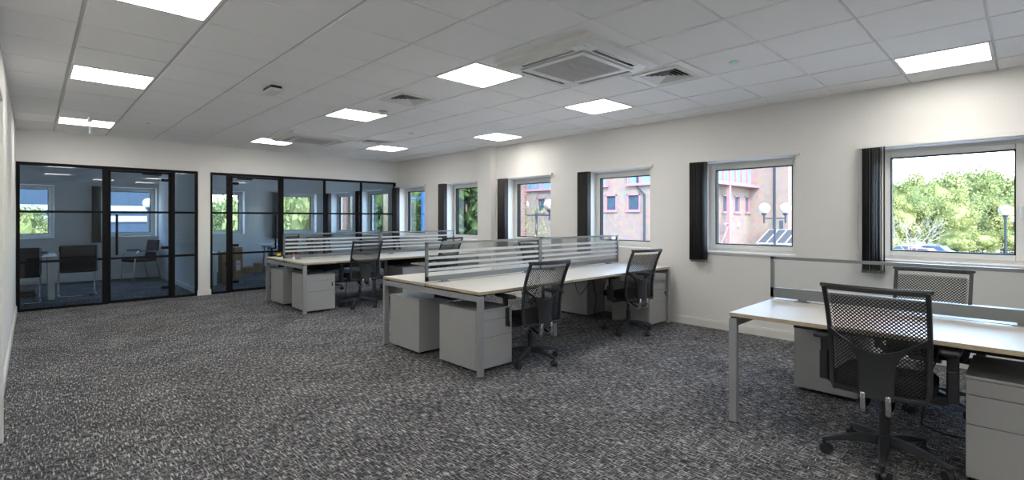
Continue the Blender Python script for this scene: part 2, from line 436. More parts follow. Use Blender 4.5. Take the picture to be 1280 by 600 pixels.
BL = ['dark blind tight against the black glazed screen', 'dark blind on the pier farther from camera than the column', 'dark blind beside the column, at the lamp globe window', 'dark blind at the brick facade window above the middle desks',
      'dark blind at the brick tower window', 'blind with its vanes seen edge-on, at the treetop window', 'dark blind seen through the glazed screen, just inside it', 'dark blind seen through glass, deepest on the side wall']
for k, y in enumerate(RWIN[:8]): blind('y', y+1.06+.13, y-.06, XR, BL[k], 1.2, 4 if k == 5 else 22)
blind('x', FWIN[1][0]-.14, FWIN[1][1]+.02, YF, 'dark blind beside the window behind the chrome armchair', 1.2)
blind('x', FWIN[3][0]-.19, FWIN[3][1]+.05, YF, 'dark blind beside the bright leafy meeting room window', 1.2)

# ------------------------------------------------------------------ black glazed screens and doors
TZ = (.715, 1.455)
def glazed(k, x0, x1, mull, doors, label):
    w = thing('window_%d' % k, label, 'glazed screen', (0, YB, 0), kind='structure')
    mb = MB(); t0, t1 = -.03, .03
    mb.box(x0, x1, t0, t1, 2.135, 2.178); mb.box(x0, x0+.04, t0, t1, 0, 2.135); mb.box(x1-.04, x1, t0, t1, 0, 2.135)
    edges = [x0+.04]
    for m, wd in mull: mb.box(m-wd/2, m+wd/2, t0, t1, 0, 2.135); edges += [m-wd/2, m+wd/2]
    edges.append(x1-.04)
    panes = [(edges[i], edges[i+1]) for i in range(0, len(edges), 2)]
    for i, (a, b) in enumerate(panes):
        if i in doors: continue
        mb.box(a, b, t0, t1, 0, .035)
        for z in TZ: mb.box(a, b, -.018, .018, z-.017, z+.017)
    mb.build('frame', 'black', w, bevel=.002)
    for i, (a, b) in enumerate(panes):
        if i in doors: continue
        MB().box(a, b, -.005, .005, .03, 2.14).build('pane', 'pglass', w)
    return panes
def glass_door(k, a, b, hinge, label):
    d = thing('door_%d' % k, label, 'door', (0, YB, 0), kind='structure')
    a += .004; b -= .004; mb = MB(); t0, t1 = -.022, .022
    mb.box(a, a+.03, t0, t1, .008, 2.13); mb.box(b-.03, b, t0, t1, .008, 2.13); mb.box(a, b, t0, t1, 2.10, 2.13); mb.box(a, b, t0, t1, .008, .05)
    for z in TZ: mb.box(a, b, -.018, .018, z-.017, z+.017)
    mb.build('door_frame', 'black', d, bevel=.002)
    MB().box(a+.02, b-.02, -.005, .005, .03, 2.12).build('pane', 'pglass', d)
    hx = b-.03 if hinge > 0 else a+.03
    for z in (.19, .86, 2.0):
        MB().box(hx, hx-hinge*.10, -.028, .028, z-.022, z+.022).build('hinge', 'black', d, bevel=.003)
    px = a+.10 if hinge > 0 else b-.10
    mb = MB().tube([(px, -.065, .77), (px, -.065, 1.42)], .016, 12)
    for z in (.86, 1.33): mb.cyl((px, -.065, z), (px, -.004, z), .009, n=8)
    mb.build('handle', 'black', d, smooth=True)
    cx = hx-hinge*.22
    mb = MB().box(cx-.13, cx+.13, .025, .075, 2.075, 2.125); mb.bar([(cx, .08, 2.12), (cx+hinge*.02, .22, 2.13), (cx+hinge*.12, .06, 2.15)], .02, .008)
    mb.build('door_closer', 'key', d, bevel=.003)
P1 = glazed(14, -2.797, -.541, [(-1.80, .07), (-.905, .055)], {1}, 'black framed glazed screen in front of the white-table meeting room')
glass_door(1, P1[1][0], P1[1][1], 1, 'black framed glass door with bar handle, into the white-table room')
P2 = glazed(15, -.357, 3.386, [(-.055, .06), (.875, .06), (1.725, .03), (2.54, .03)], {1}, 'long black framed glazed screen behind the far bank of desks')
glass_door(2, P2[1][0], P2[1][1], -1, 'black framed glass door partly behind the far desk end')

# ------------------------------------------------------------------ ceiling fittings
LLAB = {'a': 'ceiling light panel just short of the large air conditioning cassette', 'b': 'ceiling light panel over the middle desks, nearer the window wall', 'c': 'ceiling light panel above the treetop window',
        'd': 'middle of the three light panels down the aisle wall side', 'e': 'light panel with the hanging acrylic blade in front of it', 'f': 'largest light panel, cut off by the top of the picture',
        'g': 'light panel with the small round sensor at its corner', 'h': 'light panel beside the distant air conditioning cassette', 'i': 'smallest light panel, nearest the far corner of the room', 'j': 'light panel close to the boxed column',
        'k': 'added unseen ceiling light panel behind the viewer, nearest the middle', 'l': 'added unseen ceiling light panel behind the viewer, near the aisle wall', 'm': 'added unseen ceiling light panel farthest behind the viewer', 'n': 'added unseen ceiling light panel directly behind the viewer'}
for (i, j), c in LIGHTS.items():
    x, y = i*.6+.3, j*.6+.3
    t = thing('ceiling_light', LLAB[c], 'ceiling light', (x, y, H), group='square light panels in the ceiling grid')
    mb = MB(); o, n = .292, .274
    for a, b, cc, dd in ((-o, o, -o, -n), (-o, o, n, o), (-o, -n, -n, n), (n, o, -n, n)): mb.box(a, b, cc, dd, -.003, .012)
    mb.build('frame', 'white', t)
    MB().box(-n, n, -n, n, 0, .008).build('diffuser', 'lamp', t)

def cassette(x, y, label, first=[]):
    if first: return dup(first[0], label, (x, y, H))
    t = thing('ceiling_air_conditioner', label, 'air conditioner', (x, y, H), group='ceiling air conditioning cassettes')
    first.append(t)
    mb = MB(); o = .49; i_ = .30; z0 = -.055
    # sloping outer skirt, flat face with a slot on each side
    def ringq(a, za, b, zb):
        c = [(-1, -1), (1, -1), (1, 1), (-1, 1)]
        vs = [(p*a, q*a, za) for p, q in c]+[(p*b, q*b, zb) for p, q in c]
        mb.add(vs, [(k, (k+1) % 4, 4+(k+1) % 4, 4+k)[::-1] for k in range(4)])
    ringq(o, 0, o-.006, -.03); ringq(o-.006, -.03, o-.055, z0); ringq(.335, z0, .335, -.012); ringq(.315, -.012, .315, z0-.009); ringq(.315, z0-.009, .268, z0-.009); ringq(.268, z0-.009, .262, z0-.001)
    # face between the outer skirt and the grille frame, pierced by four outlet slots
    e = o-.055; sl = .27; s0, s1 = .352, .412
    for r in range(4):
        cs, sn = round(math.cos(r*PI/2)), round(math.sin(r*PI/2))
        def T(p): return (p[0]*cs-p[1]*sn, p[0]*sn+p[1]*cs, p[2])
        def q(a0, a1, b0, b1, z=z0): mb.add([T((a0, b0, z)), T((a1, b0, z)), T((a1, b1, z)), T((a0, b1, z))], [(3, 2, 1, 0)])
        q(-e, e, s1, e); q(-s1, s1, .335, s0); q(-s1, -sl, s0, s1); q(sl, s1, s0, s1)
    mb.build('casing', 'wplast', t)
    mb = MB(); mb.box(-.43, .43, -.43, .43, -.016, -.008); mb.build('duct_shade_sheet', 'dark', t)  # dark sheet above the slots, painting the shade inside the unit
    for r in range(4):
        cs, sn = round(math.cos(r*PI/2)), round(math.sin(r*PI/2))
        def T(p): return (p[0]*cs-p[1]*sn, p[0]*sn+p[1]*cs, p[2])
        mb = MB(); a = [T((-.265, .388, -.055)), T((.265, .388, -.055)), T((.265, .413, -.060)), T((-.265, .413, -.060))]
        b = [(p[0], p[1], p[2]+.006) for p in a]
        mb.add(a+b, [(3, 2, 1, 0), (4, 5, 6, 7), (0, 1, 5, 4), (1, 2, 6, 5), (2, 3, 7, 6), (3, 0, 4, 7)])
        mb.build('louvre', 'wplast', t)
    mb = MB(); mb.box(-.263, .263, -.263, .263, -.056, -.05)
    for k in range(26): x0 = -.255+k*.0202; mb.box(x0, x0+.011, -.262, .262, -.061, -.056)
    for k in (-.13, 0, .13): mb.box(-.262, .262, k-.003, k+.003, -.062, -.056)
    mb.build('intake_grille', 'grille', t)
    for sx in (-1, 1):
        for sy in (-1, 1):
            MB().cyl((sx*.40, sy*.40, -.058), (sx*.40, sy*.40, -.054), .008, n=10).build('corner_cap', 'grille', t)
    return t
cassette(.62, -.57, 'large white air conditioning cassette, nearest one in the ceiling')
cassette(.6, 4.8, 'distant air conditioning cassette beside a light panel near the glazed screens')

def vent(x, y, label, first=[]):
    if first: return dup(first[0], label, (x, y, H))
    t = thing('ceiling_vent', label, 'air vent', (x, y, H), group='square louvred ceiling vents'); first.append(t)
    mb = MB(); c = [(-1, -1), (1, -1), (1, 1), (-1, 1)]
    def ring(mb, a, za, b, zb):
        vs = [(p*a, q*a, za) for p, q in c]+[(p*b, q*b, zb) for p, q in c]
        mb.add(vs, [(k, (k+1) % 4, 4+(k+1) % 4, 4+k)[::-1] for k in range(4)])
    ring(mb, .225, 0, .222, -.012); ring(mb, .222, -.012, .180, -.012); ring(mb, .180, -.012, .176, .010)
    mb.build('frame', 'wplast', t)
    mb = MB(); ring(mb, .288, .010, .288, 0); ring(mb, .288, 0, .224, 0); mb.build('tile_surround', 'ceil', t)
    mb = MB()
    for k in range(5):
        a = .174-k*.034; ring(mb, a, -.012, max(a-.022, .004), .008)
    mb.build('louvres', 'wplast', t)
    MB().box(-.178, .178, -.178, .178, .0105, .0112).build('duct_shade_sheet', 'dark', t)  # dark backing sheet stands in for the shade behind the louvres
    return t
vent(.3, 1.5, 'square ceiling vent between two light panels, mid-ceiling')
vent(1.5, -.9, 'square ceiling vent next to the large cassette')
vent(1.5, 4.5, 'small distant ceiling vent beyond the green indicator')
# sensors
t = thing('ceiling_sensor', 'small white box sensor hanging under a ceiling tile', 'sensor', (-.92, 2.03, H))
MB().box(-.05, .05, -.115, .115, -.028, 0).build('base', 'key', t, bevel=.003); MB().box(-.06, .06, -.13, .13, -.056, -.026).build('cover', 'wplast', t, bevel=.006)  # base coloured dark to imitate the shadow gap above the cover
t = thing('smoke_detector', 'small round white detector at the corner of a light panel', 'detector', (.41, 2.24, H))
MB().lathe([(0, -.045), (.03, -.045), (.045, -.036), (.05, -.018)], n=24).build('cover', 'wplast', t, smooth=True)
MB().lathe([(.04, -.018), (.04, -.012), (.055, -.012), (.055, 0)], n=24).build('base', 'grille', t, smooth=True)
t = thing('ceiling_emergency_light', 'white emergency light disc with green indicator, nearest one', 'light', (1.545, -1.49, H), group='emergency light discs')
MB().lathe([(0, -.010), (.035, -.010), (.046, -.004), (.048, 0)], n=24).build('cover', 'wplast', t, smooth=True)
MB().cyl((0, 0, -.014), (0, 0, -.009), .010, n=10).build('indicator', 'led', t)
dup(t, 'tiny emergency light disc with green indicator in the distance', (1.52, 3.34, H))
t = thing('exit_sign', 'hanging clear blade sign seen edge-on under the end light panel', 'sign', (-2.095, 5.17, H))
MB().box(-.022, .022, -.17, .17, -.045, 0).build('housing', 'wplast', t, bevel=.004)
MB().box(-.004, .004, -.16, .16, -.20, -.045).build('blade', 'acrylic', t)
MB().lathe([(0, -.006), (.012, -.006), (.016, 0)], (-1.5, 5.16, H), 12).build('ceiling_stud', 'grille', smooth=True)
tag(bpy.data.objects['ceiling_stud'], 'tiny grey stud on a ceiling tile near the aisle', 'stud')

# ------------------------------------------------------------------ desks
def bench(name, label, L, W, loc, rotz, group, bays=2):
    """bench desk: length L along local +x from 0, width W along +y from 0, two rows back to back"""
    t = thing(name, label, 'desk', loc, rotz, group)
    bl = L/bays
    for b in range(bays):
        for r in range(2):
            x0, x1 = b*bl+.0015, (b+1)*bl-.0015; y0, y1 = (0, W/2-.012) if r == 0 else (W/2+.012, W)
            mb = MB(); mb.box(x0, x1, y0, y1, .705, .73); o = mb.build('desktop', ['desk', 'edge'], t, bevel=.0015)
            for p in o.data.polygons:
                if abs(p.normal.z) < .5: p.material_index = 1
    for e in (0, 1):
        x = 0 if e == 0 else L-.05
        for s in (0, 1):
            y = 0 if s == 0 else W-.04
            MB().box(x, x+.05, y, y+.04, .008, .692).build('leg', 'silver', t, bevel=.002)
            MB().cyl((x+.025, y+.02, 0), (x+.025, y+.02, .010), .018, n=12).build('foot', 'plast', t)
        MB().box(x+.004, x+.046, .04, W-.04, .642, .692).build('end_beam', 'silver', t, bevel=.002)
        mb = MB()
        for y in (.05, W/2, W-.05): mb.box(x+.005, x+.045, y-.03, y+.03, .692, .705)
        mb.build('spacer', 'plast', t)
    for b in range(1, bays):
        for y in (.56, W-.60): MB().box(b*bl-.025, b*bl+.025, y, y+.04, 0, .66).build('leg', 'silver', t, bevel=.002)
        MB().box(b*bl-.02, b*bl+.02, .45, W-.45, .655, .70).build('cross_beam', 'silver', t)
    mb = MB()
    for y in (.30, W-.33): mb.box(.05, L-.05, y, y+.03, .665, .70)
    mb.build('long_beams', 'silver', t)
    # cable trays below the centre line
    mb = MB()
    for b in range(bays):
        x0, x1 = b*bl+.2, (b+1)*bl-.2
        mb.box(x0, x1, W/2-.14, W/2+.14, .56, .565); mb.box(x0, x1, W/2-.14, W/2-.135, .565, .64); mb.box(x0, x1, W/2+.135, W/2+.14, .565, .64)
        for xx in (x0+.1, x1-.1): mb.box(xx-.015, xx+.015, W/2-.14, W/2-.137, .64, .705); mb.box(xx-.015, xx+.015, W/2+.137, W/2+.14, .64, .705)
    mb.build('cable_tray', 'plast', t)
    # cables drooping from the trays
    rnd = random.Random(int(L*10+loc[1]*7))
    for b in range(bays):
        for k in range(2):
            xa = b*bl+rnd.uniform(.35, 1.2); ya = W/2-.16; pts = []
            dz = rnd.uniform(.12, .26); wx = rnd.uniform(.15, .35)
            for q in range(13):
                f = q/12; pts.append((xa+wx*f, ya-.02+.05*math.sin(f*3), .60-dz*4*f*(1-f)))
            MB().tube(pts, .0045, 6).build('cable', 'plast', t, smooth=True)
        xa = b*bl+.9; pts = [(xa, W/2-.1, .57), (xa+.05, W/2-.12, .3), (xa+.02, W/2-.1, .06), (xa+.12, W/2-.05, .012), (xa+.5, W/2+.02, .01)]
        MB().tube(pts, .006, 6).build('cable', 'plast', t, smooth=True)
    return t
bench('bench_desk', 'pale four-person bench desk in the middle of the room, three pedestals beneath', 3.22, 1.61, (.08, .04, 0), 0, 'bench desks')
bench('bench_desk', 'pale bench desk farthest from camera, tape measure on its end', 3.22, 1.56, (.09, 3.86, 0), 0, 'bench desks')
bench('bench_desk', 'white-topped bench desk closest to camera with clear glass screen', 1.60, 1.58, (.705, -1.79, 0), -PI/2, 'bench desks', bays=1)

def screen(label, L, loc, rotz, bands, group):
    t = thing('desk_screen', label, 'desk screen', loc, rotz, group)
    z0, z1 = .748, 1.125; mb = MB()
    if not bands: z1 = 1.062
    br = .048 if bands else .075
    mb.box(0, L, -.014, .014, z0, z0+br); mb.box(0, L, -.014, .014, z1-.022, z1); mb.box(0, .024, -.014, .014, z0, z1); mb.box(L-.024, L, -.014, .014, z0, z1)
    mb.build('frame', 'alu', t, bevel=.002)
    MB().box(.022, L-.022, -.003, .003, z0+br-.002, z1-.02).build('pane', 'sglass', t)
    if bands:
        mb = MB()
        for zc in (.856, .911, .969, 1.030):
            for s in (-1, 1): mb.box(.024, L-.024, s*.0036, s*.0042, zc-.013, zc+.013)
        mb.build('frosted_bands', 'frost', t)
    for x in (.22, L-.22):
        MB().box(x-.05, x+.05, -.03, .03, .73, .736).box(x-.03, x+.03, -.012, .012, .736, z0).build('bracket', 'alu', t, bevel=.001)
    return t
screen('striped glass screen on the middle desk, half nearer the aisle', 1.605, (.082, .845, 0), 0, True, 'striped desk screens')
screen('striped glass screen on the middle desk, half nearer the window wall', 1.605, (1.69, .845, 0), 0, True, 'striped desk screens')
screen('striped glass screen on the far desk, half beside the tape measure', 1.605, (.092, 4.64, 0), 0, True, 'striped desk screens')
screen('striped glass screen on the far desk, half nearer the window wall', 1.605, (1.70, 4.64, 0), 0, True, 'striped desk screens')
screen('clear glass screen in grey frame on the near white desk', 1.596, (1.492, -1.79, 0), -PI/2, False, 'clear desk screen')

# drawer pedestals: local front faces -y, width .42 along x (0..), depth .55 along +y
def make_pedestal(lock):
    t = thing('drawer_pedestal', '', 'pedestal', group='grey three-drawer pedestals')
    mb = MB(); w, d, z0, z1 = .42, .55, .03, .535
    mb.box(0, .012, .018, d, z0, z1); mb.box(w-.012, w, .018, d, z0, z1); mb.box(.012, w-.012, d-.012, d, z0, z1); mb.box(.012, w-.012, .018, d-.012, z0, z0+.012)
    mb.build('body', 'ped', t, bevel=.002)
    MB().box(-.001, w+.001, 0, d+.001, z1, .55).build('top_panel', 'pedtop', t, bevel=.003)
    for a, b in ((.032, .302), (.306, .452), (.456, .533)):
        o = MB().box(.002, w-.002, 0, .018, a, b).build('drawer', 'ped', t, bevel=.002)
        if lock and abs(a-.306) < .001:
            MB().cyl((w-.045, -.006, .405), (w-.045, 0, .405), .011, n=12).box(w-.049, w-.041, -.022, -.004, .402, .408).build('lock', 'key', o)
            MB().box(w-.055, w-.038, -.016, -.010, .365, .392).cyl((w-.046, -.013, .39), (w-.045, -.018, .405), .003, n=6).build('key_fob', 'key', o)
    MB().box(.03, w-.03, .05, d-.03, .02, .03).build('plinth', 'plast', t)
    for x in (.05, w-.05):
        for y in (.08, d-.08):
            MB().cyl((x-.012, y, .012), (x+.012, y, .012), .012, n=12).build('caster', 'plast', t)
    return t
pa = make_pedestal(True); pn = make_pedestal(False)
PED = [(pa, (.13, .135), 0, 'grey pedestal at the camera-side corner of the middle desk'), (pn, (.53, 1.55), PI, 'grey pedestal at the far corner of the middle desk, back turned'),
       (pa, (2.845, .075), 0, 'grey pedestal with key by the window wall under the middle desk'), (pn, (3.24, 1.57), PI, 'grey pedestal back in shade under the middle desk, window wall end'),
       (pa, (.165, 3.945), 0, 'grey pedestal with dangling key under the far desk'), (pn, (.57, 5.37), PI, 'grey pedestal at the rear corner of the far desk'),
       (pn, (1.74, 3.95), 0, 'pedestal glimpsed between the far chair and the middle desk screen'),
       (pn, (.81, -2.955), -PI/2, 'grey pedestal cut off by the picture edge, under the near desk'), (pn, (2.255, -1.89-.42), PI/2, 'grey pedestal seen from behind beyond the near desk leg')]
used = set()
for src, (x, y), rz, lab in PED:
    if id(src) not in used:
        used.add(id(src)); src.location = (x, y, 0); src.rotation_euler.z = rz; src['label'] = lab
    else: dup(src, lab, (x, y, 0), rz)

# ------------------------------------------------------------------ task chairs (facing local +y)
def BS(u, v, off=0.):
    w = .219+.010*v
    y = -.212+.10*v-.225*v*v+.035*u*u
    return Vector((u*w, y-off, .402+v*.59))
def make_chair():
    t = thing('task_chair', '', 'chair', group='black mesh-backed task chairs')
    base = MB()
    for k in range(5):
        a = 2*PI*k/5; d = Vector((math.cos(a), math.sin(a), 0)); pts = [d*.035+Vector((0, 0, .118)), d*.12+Vector((0, 0, .115)), d*.22+Vector((0, 0, .098)), d*.30+Vector((0, 0, .078))]
        vs = []; sd = Vector((-d.y, d.x, 0)); ws = (.030, .026, .020, .014); hs = (.030, .024, .017, .012)
        for p, w, h in zip(pts, ws, hs):
            for q, z in ((-1, -1), (1, -1), (.75, 1), (-.75, 1)): vs.append(p+sd*w*q+Vector((0, 0, h*z*.8)))
        fs = [(i*4+a_, i*4+(a_+1) % 4, i*4+4+(a_+1) % 4, i*4+4+a_) for i in range(3) for a_ in range(4)]+[(3, 2, 1, 0), (12, 13, 14, 15)]
        base.add(vs, fs)
    base.lathe([(0, .085), (.04, .085), (.045, .12), (.036, .145), (0, .145)], n=20)
    b = base.build('star_base', 'plast', t, smooth=True, bevel=.003)
    for k in range(5):
        a = 2*PI*k/5; p = Vector((math.cos(a)*.295, math.sin(a)*.295, 0)); q = a+1.0; ax = Vector((math.cos(q), math.sin(q), 0)); tr = Vector((-ax.y, ax.x, 0))*.014
        mb = MB(); c = p+tr+Vector((0, 0, .028))
        for s in (-1, 1): mb.cyl(c+ax*s*.006, c+ax*s*.026, .028, n=18)
        mb.cyl(p+Vector((0, 0, .03)), p+Vector((0, 0, .082)), .009, n=10); mb.cyl(c-ax*.006, c+ax*.006, .022, n=12)
        mb.build('caster', 'plast', b, smooth=True)
    MB().cyl((0, 0, .14), (0, 0, .26), .026, n=18).cyl((0, 0, .24), (0, 0, .40), .015, n=14).build('gas_column', 'plast', t, smooth=True)
    up = []
    up.append(MB().box(-.09, .09, -.13, .13, .375, .415).box(-.05, .05, -.17, .0, .385, .41).cyl((.09, .05, .395), (.24, .06, .385), .007, n=8).cyl((.20, .058, .388), (.25, .061, .384), .012, n=8).build('mechanism', 'plast', t, bevel=.006))
    # seat: moulded shell and cushion
    def seatgrid(z_of, sx, sy0, sy1, n=12):
        P = []
        for j in range(n+1):
            row = []
            for i in range(n+1):
                u = -1+2*i/n; v = -1+2*j/n
                k = 1/max(1, (abs(u)**6+abs(v)**6)**(1/6)); uu, vv = u*k, v*k
                row.append((uu*sx*(1-.06*(vv > 0)*vv), (sy0+sy1)/2+vv*(sy1-sy0)/2, z_of(uu, vv, max(abs(uu), abs(vv)))))
            P.append(row)
        return P
    top = lambda u, v, e: .492+.012*u*u-.030*max(0, v-.4)**2*2-.028*max(0, e-.86)/.14
    bot = lambda u, v, e: .415+.03*max(0, e-.5)
    mb = MB(); A = seatgrid(top, .228, -.180, .255); B = seatgrid(bot, .228, -.180, .255); mb.grid(A); mb.grid(B, True)
    n = len(A); rim = lambda G: [G[0][i] for i in range(n)]+[G[i][n-1] for i in range(1, n)]+[G[n-1][i] for i in range(n-2, -1, -1)]+[G[i][0] for i in range(n-2, 0, -1)]
    a, c = rim(A), rim(B); k = len(a); mb.add(a+c, [(i, k+i, k+(i+1) % k, (i+1) % k) for i in range(k)])
    up.append(mb.build('seat', 'fabric', t, smooth=True))
    # back: perforated panel
    mb = MB(); px, pv = .0195/.224, .0195/.59
    for s in range(2):
        ni = int(.93/px)
        for i in range(-ni, ni+1):
            for j in range(2, 28):
                uc = (i+.5*s)*px; vc = (j+.5*s)*pv
                if abs(uc) > .94 or vc > .965 or vc < .04: continue
                if abs(uc) < .30 and vc < .36: continue
                vs = []
                for q in range(8):
                    an = q*PI/4; rr = 1 if q % 2 == 0 else .7071
                    vs.append(BS(uc+px/2*rr*math.cos(an), vc+pv/2*rr*math.sin(an)))
                rh = .0053/.0195
                for q in range(8):
                    an = q*PI/4; vs.append(BS(uc+px*rh*math.cos(an), vc+pv*rh*math.sin(an)))
                mb.add(vs, [(q, (q+1) % 8, 8+(q+1) % 8, 8+q) for q in range(8)])
    back = mb.build('back_mesh', 'mesh', t, solid=.003); up.append(back)
    mb = MB()
    for s in (-1, 1): mb.bar([BS(s*(.97-.10*max(0, 1-v/1.5)**2), v/14, .004) for v in range(15)], .022, .028, up=(0, 1, 0))
    mb.bar([BS(u/8, .985, .002) for u in range(-8, 9)], .026, .022, up=(0, 1, 0))
    mb.bar([BS(u/8*1.06, 1.0, -.004) for u in range(-8, 9)], .020, .016, up=(0, 1, 0))
    mb.bar([BS(u/8*.9, .03, .004) for u in range(-8, 9)], .024, .040, up=(0, 1, 0))
    up.append(mb.build('back_frame', 'plast', t, bevel=.004, smooth=True))
    # rear Y-shaped support
    us = [x/20 for x in range(-20, 21)]
    def vhi(u): return .405+.20*abs(u)**1.7
    def vlo(u):
        a = abs(u)
        if a <= .36: return .0
        return .30+.19*(1-math.exp(-(a-.37)*6))+.06*(a-.37)
    F = []; Bk = []; mb = MB()
    cols = sorted(set(us+[-.371, -.37, .37, .371]))
    for off, flip in ((.010, True), (.026, False)):
        P = []
        for q in range(7):
            row = []
            for u in cols:
                lo = vlo(u); hi = vhi(u); v = lo+(hi-lo)*q/6
                bulge = .010*(1-min(1, abs(u)/.37)**2)*(off > .02)
                row.append(BS(u, v, off+bulge))
            P.append(row)
        mb.grid(P, not flip); F.append(P)
    a, c = F
    for q in (0, 6):
        for i in range(len(cols)-1): mb.add([a[q][i], a[q][i+1], c[q][i+1], c[q][i]], [(0, 1, 2, 3) if q == 0 else (3, 2, 1, 0)])
    up.append(mb.build('back_support', 'plast', t, smooth=True))
    for s in (-1, 1):
        mb = MB(); mb.bar([(s*.055, -.06, .370), (s*.055, -.15, .330), (s*.055, -.205, .318), (s*.055, -.236, .335), (s*.055, -.244, .385), (s*.055, -.240, .43)], .030, .024, up=(1, 0, 0))
        up.append(mb.build('back_bracket', 'chrome', t, bevel=.005, smooth=True))
        mb = MB(); mb.bar([(s*.10, .0, .40), (s*.25, .0, .395), (s*.285, .0, .42), (s*.29, -.005, .66)], .05, .024, up=(0, 1, 0))
        mb.box(s*.29-.022, s*.29+.022, -.04, .035, .40, .57)
        arm = mb.build('armrest', 'plast', t, bevel=.006)
        MB().box(s*.285-.042, s*.285+.042, -.12, .13, .655, .685).build('arm_pad', 'plast', arm, bevel=.012)
        up.append(arm)
    return t
proto = make_chair()
CH = [((.80, -2.62), -90, 187, 0, 'task chair closest to camera, its perforated back towards us, at the white desk'),
      ((2.03, -2.67), 90, 20, -.03, 'task chair seen through the clear glass screen, facing us'),
      ((.78, .12), -9, 200, -.03, 'task chair beside the camera-side pedestal of the middle desk'),
      ((2.48, .14), -12, 188, 0, 'task chair at the window wall end of the middle desk'),
      ((2.98, 1.98), 180, 10, .01, 'task chair glimpsed over the middle desk screen, on its far side'),
      ((.99, 3.97), -4, 220, .02, 'task chair at the far desk, standing by the pedestal with the key'),
      ((2.52, 3.98), 6, 30, .03, 'task chair at the window wall end of the far desk'),
      ((.80, 5.62), 178, 10, 0, 'task chair behind the striped screen, next to the tape measure'),
      ((1.36, 6.05), 188, 40, .0, 'task chair behind the striped screen, standing back towards the glazing'),
      ((2.50, 5.46), 180, 25, 0, 'task chair behind the far striped screen, near the window wall')]
UPPER = ('mechanism', 'seat', 'back_mesh', 'back_frame', 'back_support', 'back_bracket', 'armrest')
for i, ((x, y), rz, br, lift, lab) in enumerate(CH):
    c = dup(proto, lab, (x, y, 0), R(rz)) if i else proto
    if i == 0: c.location = (x, y, 0); c.rotation_euler.z = R(rz); c['label'] = lab
    for ch in c.children:
        nm = ch.name.split('.')[0]
        if nm == 'star_base': ch.rotation_euler.z = R(br-rz)
        elif nm in UPPER: ch.location.z = lift

# things on the far desk
t = thing('tape_measure', 'black and yellow tape measure on the end of the far desk', 'tape measure', (.255, 5.29, .73), R(-40))
MB().box(-.045, .045, -.02, .02, 0, .075).build('case', 'plast', t, bevel=.012); MB().box(-.03, .03, -.0215, -.019, .022, .058).build('badge', 'yellow', t, bevel=.0005)
MB().box(.045, .065, -.012, .012, .002, .008).build('tape_tip', 'chrome', t)
t = thing('glue_bottle', 'small white bottle with orange cap by the far striped screen', 'bottle', (.20, 4.52, .73))
MB().lathe([(0, 0), (.014, 0), (.015, .005), (.015, .04), (.008, .05), (0, .05)], n=16).build('bottle', 'wplast', t, smooth=True)
MB().lathe([(.010, .048), (.012, .05), (.010, .08), (.004, .10), (0, .10)], n=16).build('cap', 'orange', t, smooth=True)

# ------------------------------------------------------------------ meeting rooms
t = thing('meeting_table', 'white meeting table with slab leg behind the glazed screen', 'table', (-2.33, 8.0, 0))
MB().box(-1.12, 0, 0, .95, .705, .73).build('tabletop', ['desk'], t, bevel=.002)
for x in (-1.06, -.115): MB().box(x, x+.09, .10, .85, 0, .705).build('leg', 'board', t, bevel=.004)
t = thing('cable_bundle', 'loose tangle of dark cables lying on the white meeting table', 'cable', (-2.52, 8.35, .73))
rnd = random.Random(5)
for k in range(3):
    pts = [(.09*math.cos(a*.7+k)*(1+.3*k), .16*math.sin(a*.7+k*2), .008+.05*abs(math.sin(a*.45+k))) for a in range(12)]
    MB().tube(pts, .006, 6).build('cable', 'plast', t, smooth=True)
t = thing('floor_cables', 'brown heap of cables under the white meeting table', 'cable', (-2.75, 8.9, 0))
for k in range(4):
    pts = [(.16*math.cos(a*.9+k*1.7), .10*math.sin(a*.9+k), .012+.025*k+.01*math.sin(a*1.3)) for a in range(14)]
    MB().tube(pts, .012, 6).build('cable', 'card', t, smooth=True)

def sled_chair():
    t = thing('visitor_chair', '', 'chair', group='black visitor chairs on chrome sleds')
    P = [[(u/6*.235, -.22-.05*v/6-.035*(1-(u/6)**2)*.6, .42+v/6*.47) for u in range(-6, 7)] for v in range(7)]
    MB().grid(P).build('backrest', 'fabric', t, smooth=True, solid=.022)
    MB().box(-.235, .235, -.22, .24, .43, .475).build('seat', 'fabric', t, bevel=.015)
    for s in (-1, 1):
        x = s*.245
        MB().tube([(x, -.27, .88), (x, -.235, .45), (x, -.20, .445), (x, .21, .44), (x, .245, .41), (x, .25, .05), (x, .22, .014), (x, -.2, .014), (x, -.25, .014)], .0125, 8, up=(1, 0, 0)).build('side_frame', 'chrome', t, smooth=True)
    MB().tube([(-.245, -.24, .014), (.245, -.24, .014)], .0125, 8).tube([(-.245, .0, .43), (.245, .0, .43)], .0125, 8).build('cross_bar', 'chrome', t, smooth=True)
    return t
v = sled_chair(); v.location = (-2.05, 8.50, 0); v.rotation_euler.z = R(0); v['label'] = 'black visitor chair at the end of the white meeting table'
dup(v, 'black visitor chair cut by the screen frame, at the aisle wall side', (-2.78, 7.80+.2, 0), 0)
t = thing('meeting_armchair', 'black chair with chrome arms and legs under the meeting room window', 'chair', (-.93, 10.45, 0), R(108))
P = [[(u/6*.23, -.21-.07*v/6-.03*(1-(u/6)**2), .44+v/6*.43) for u in range(-6, 7)] for v in range(7)]
MB().grid(P).build('backrest', 'fabric', t, smooth=True, solid=.025)
MB().box(-.235, .235, -.22, .25, .41, .465).build('seat', 'fabric', t, bevel=.018)
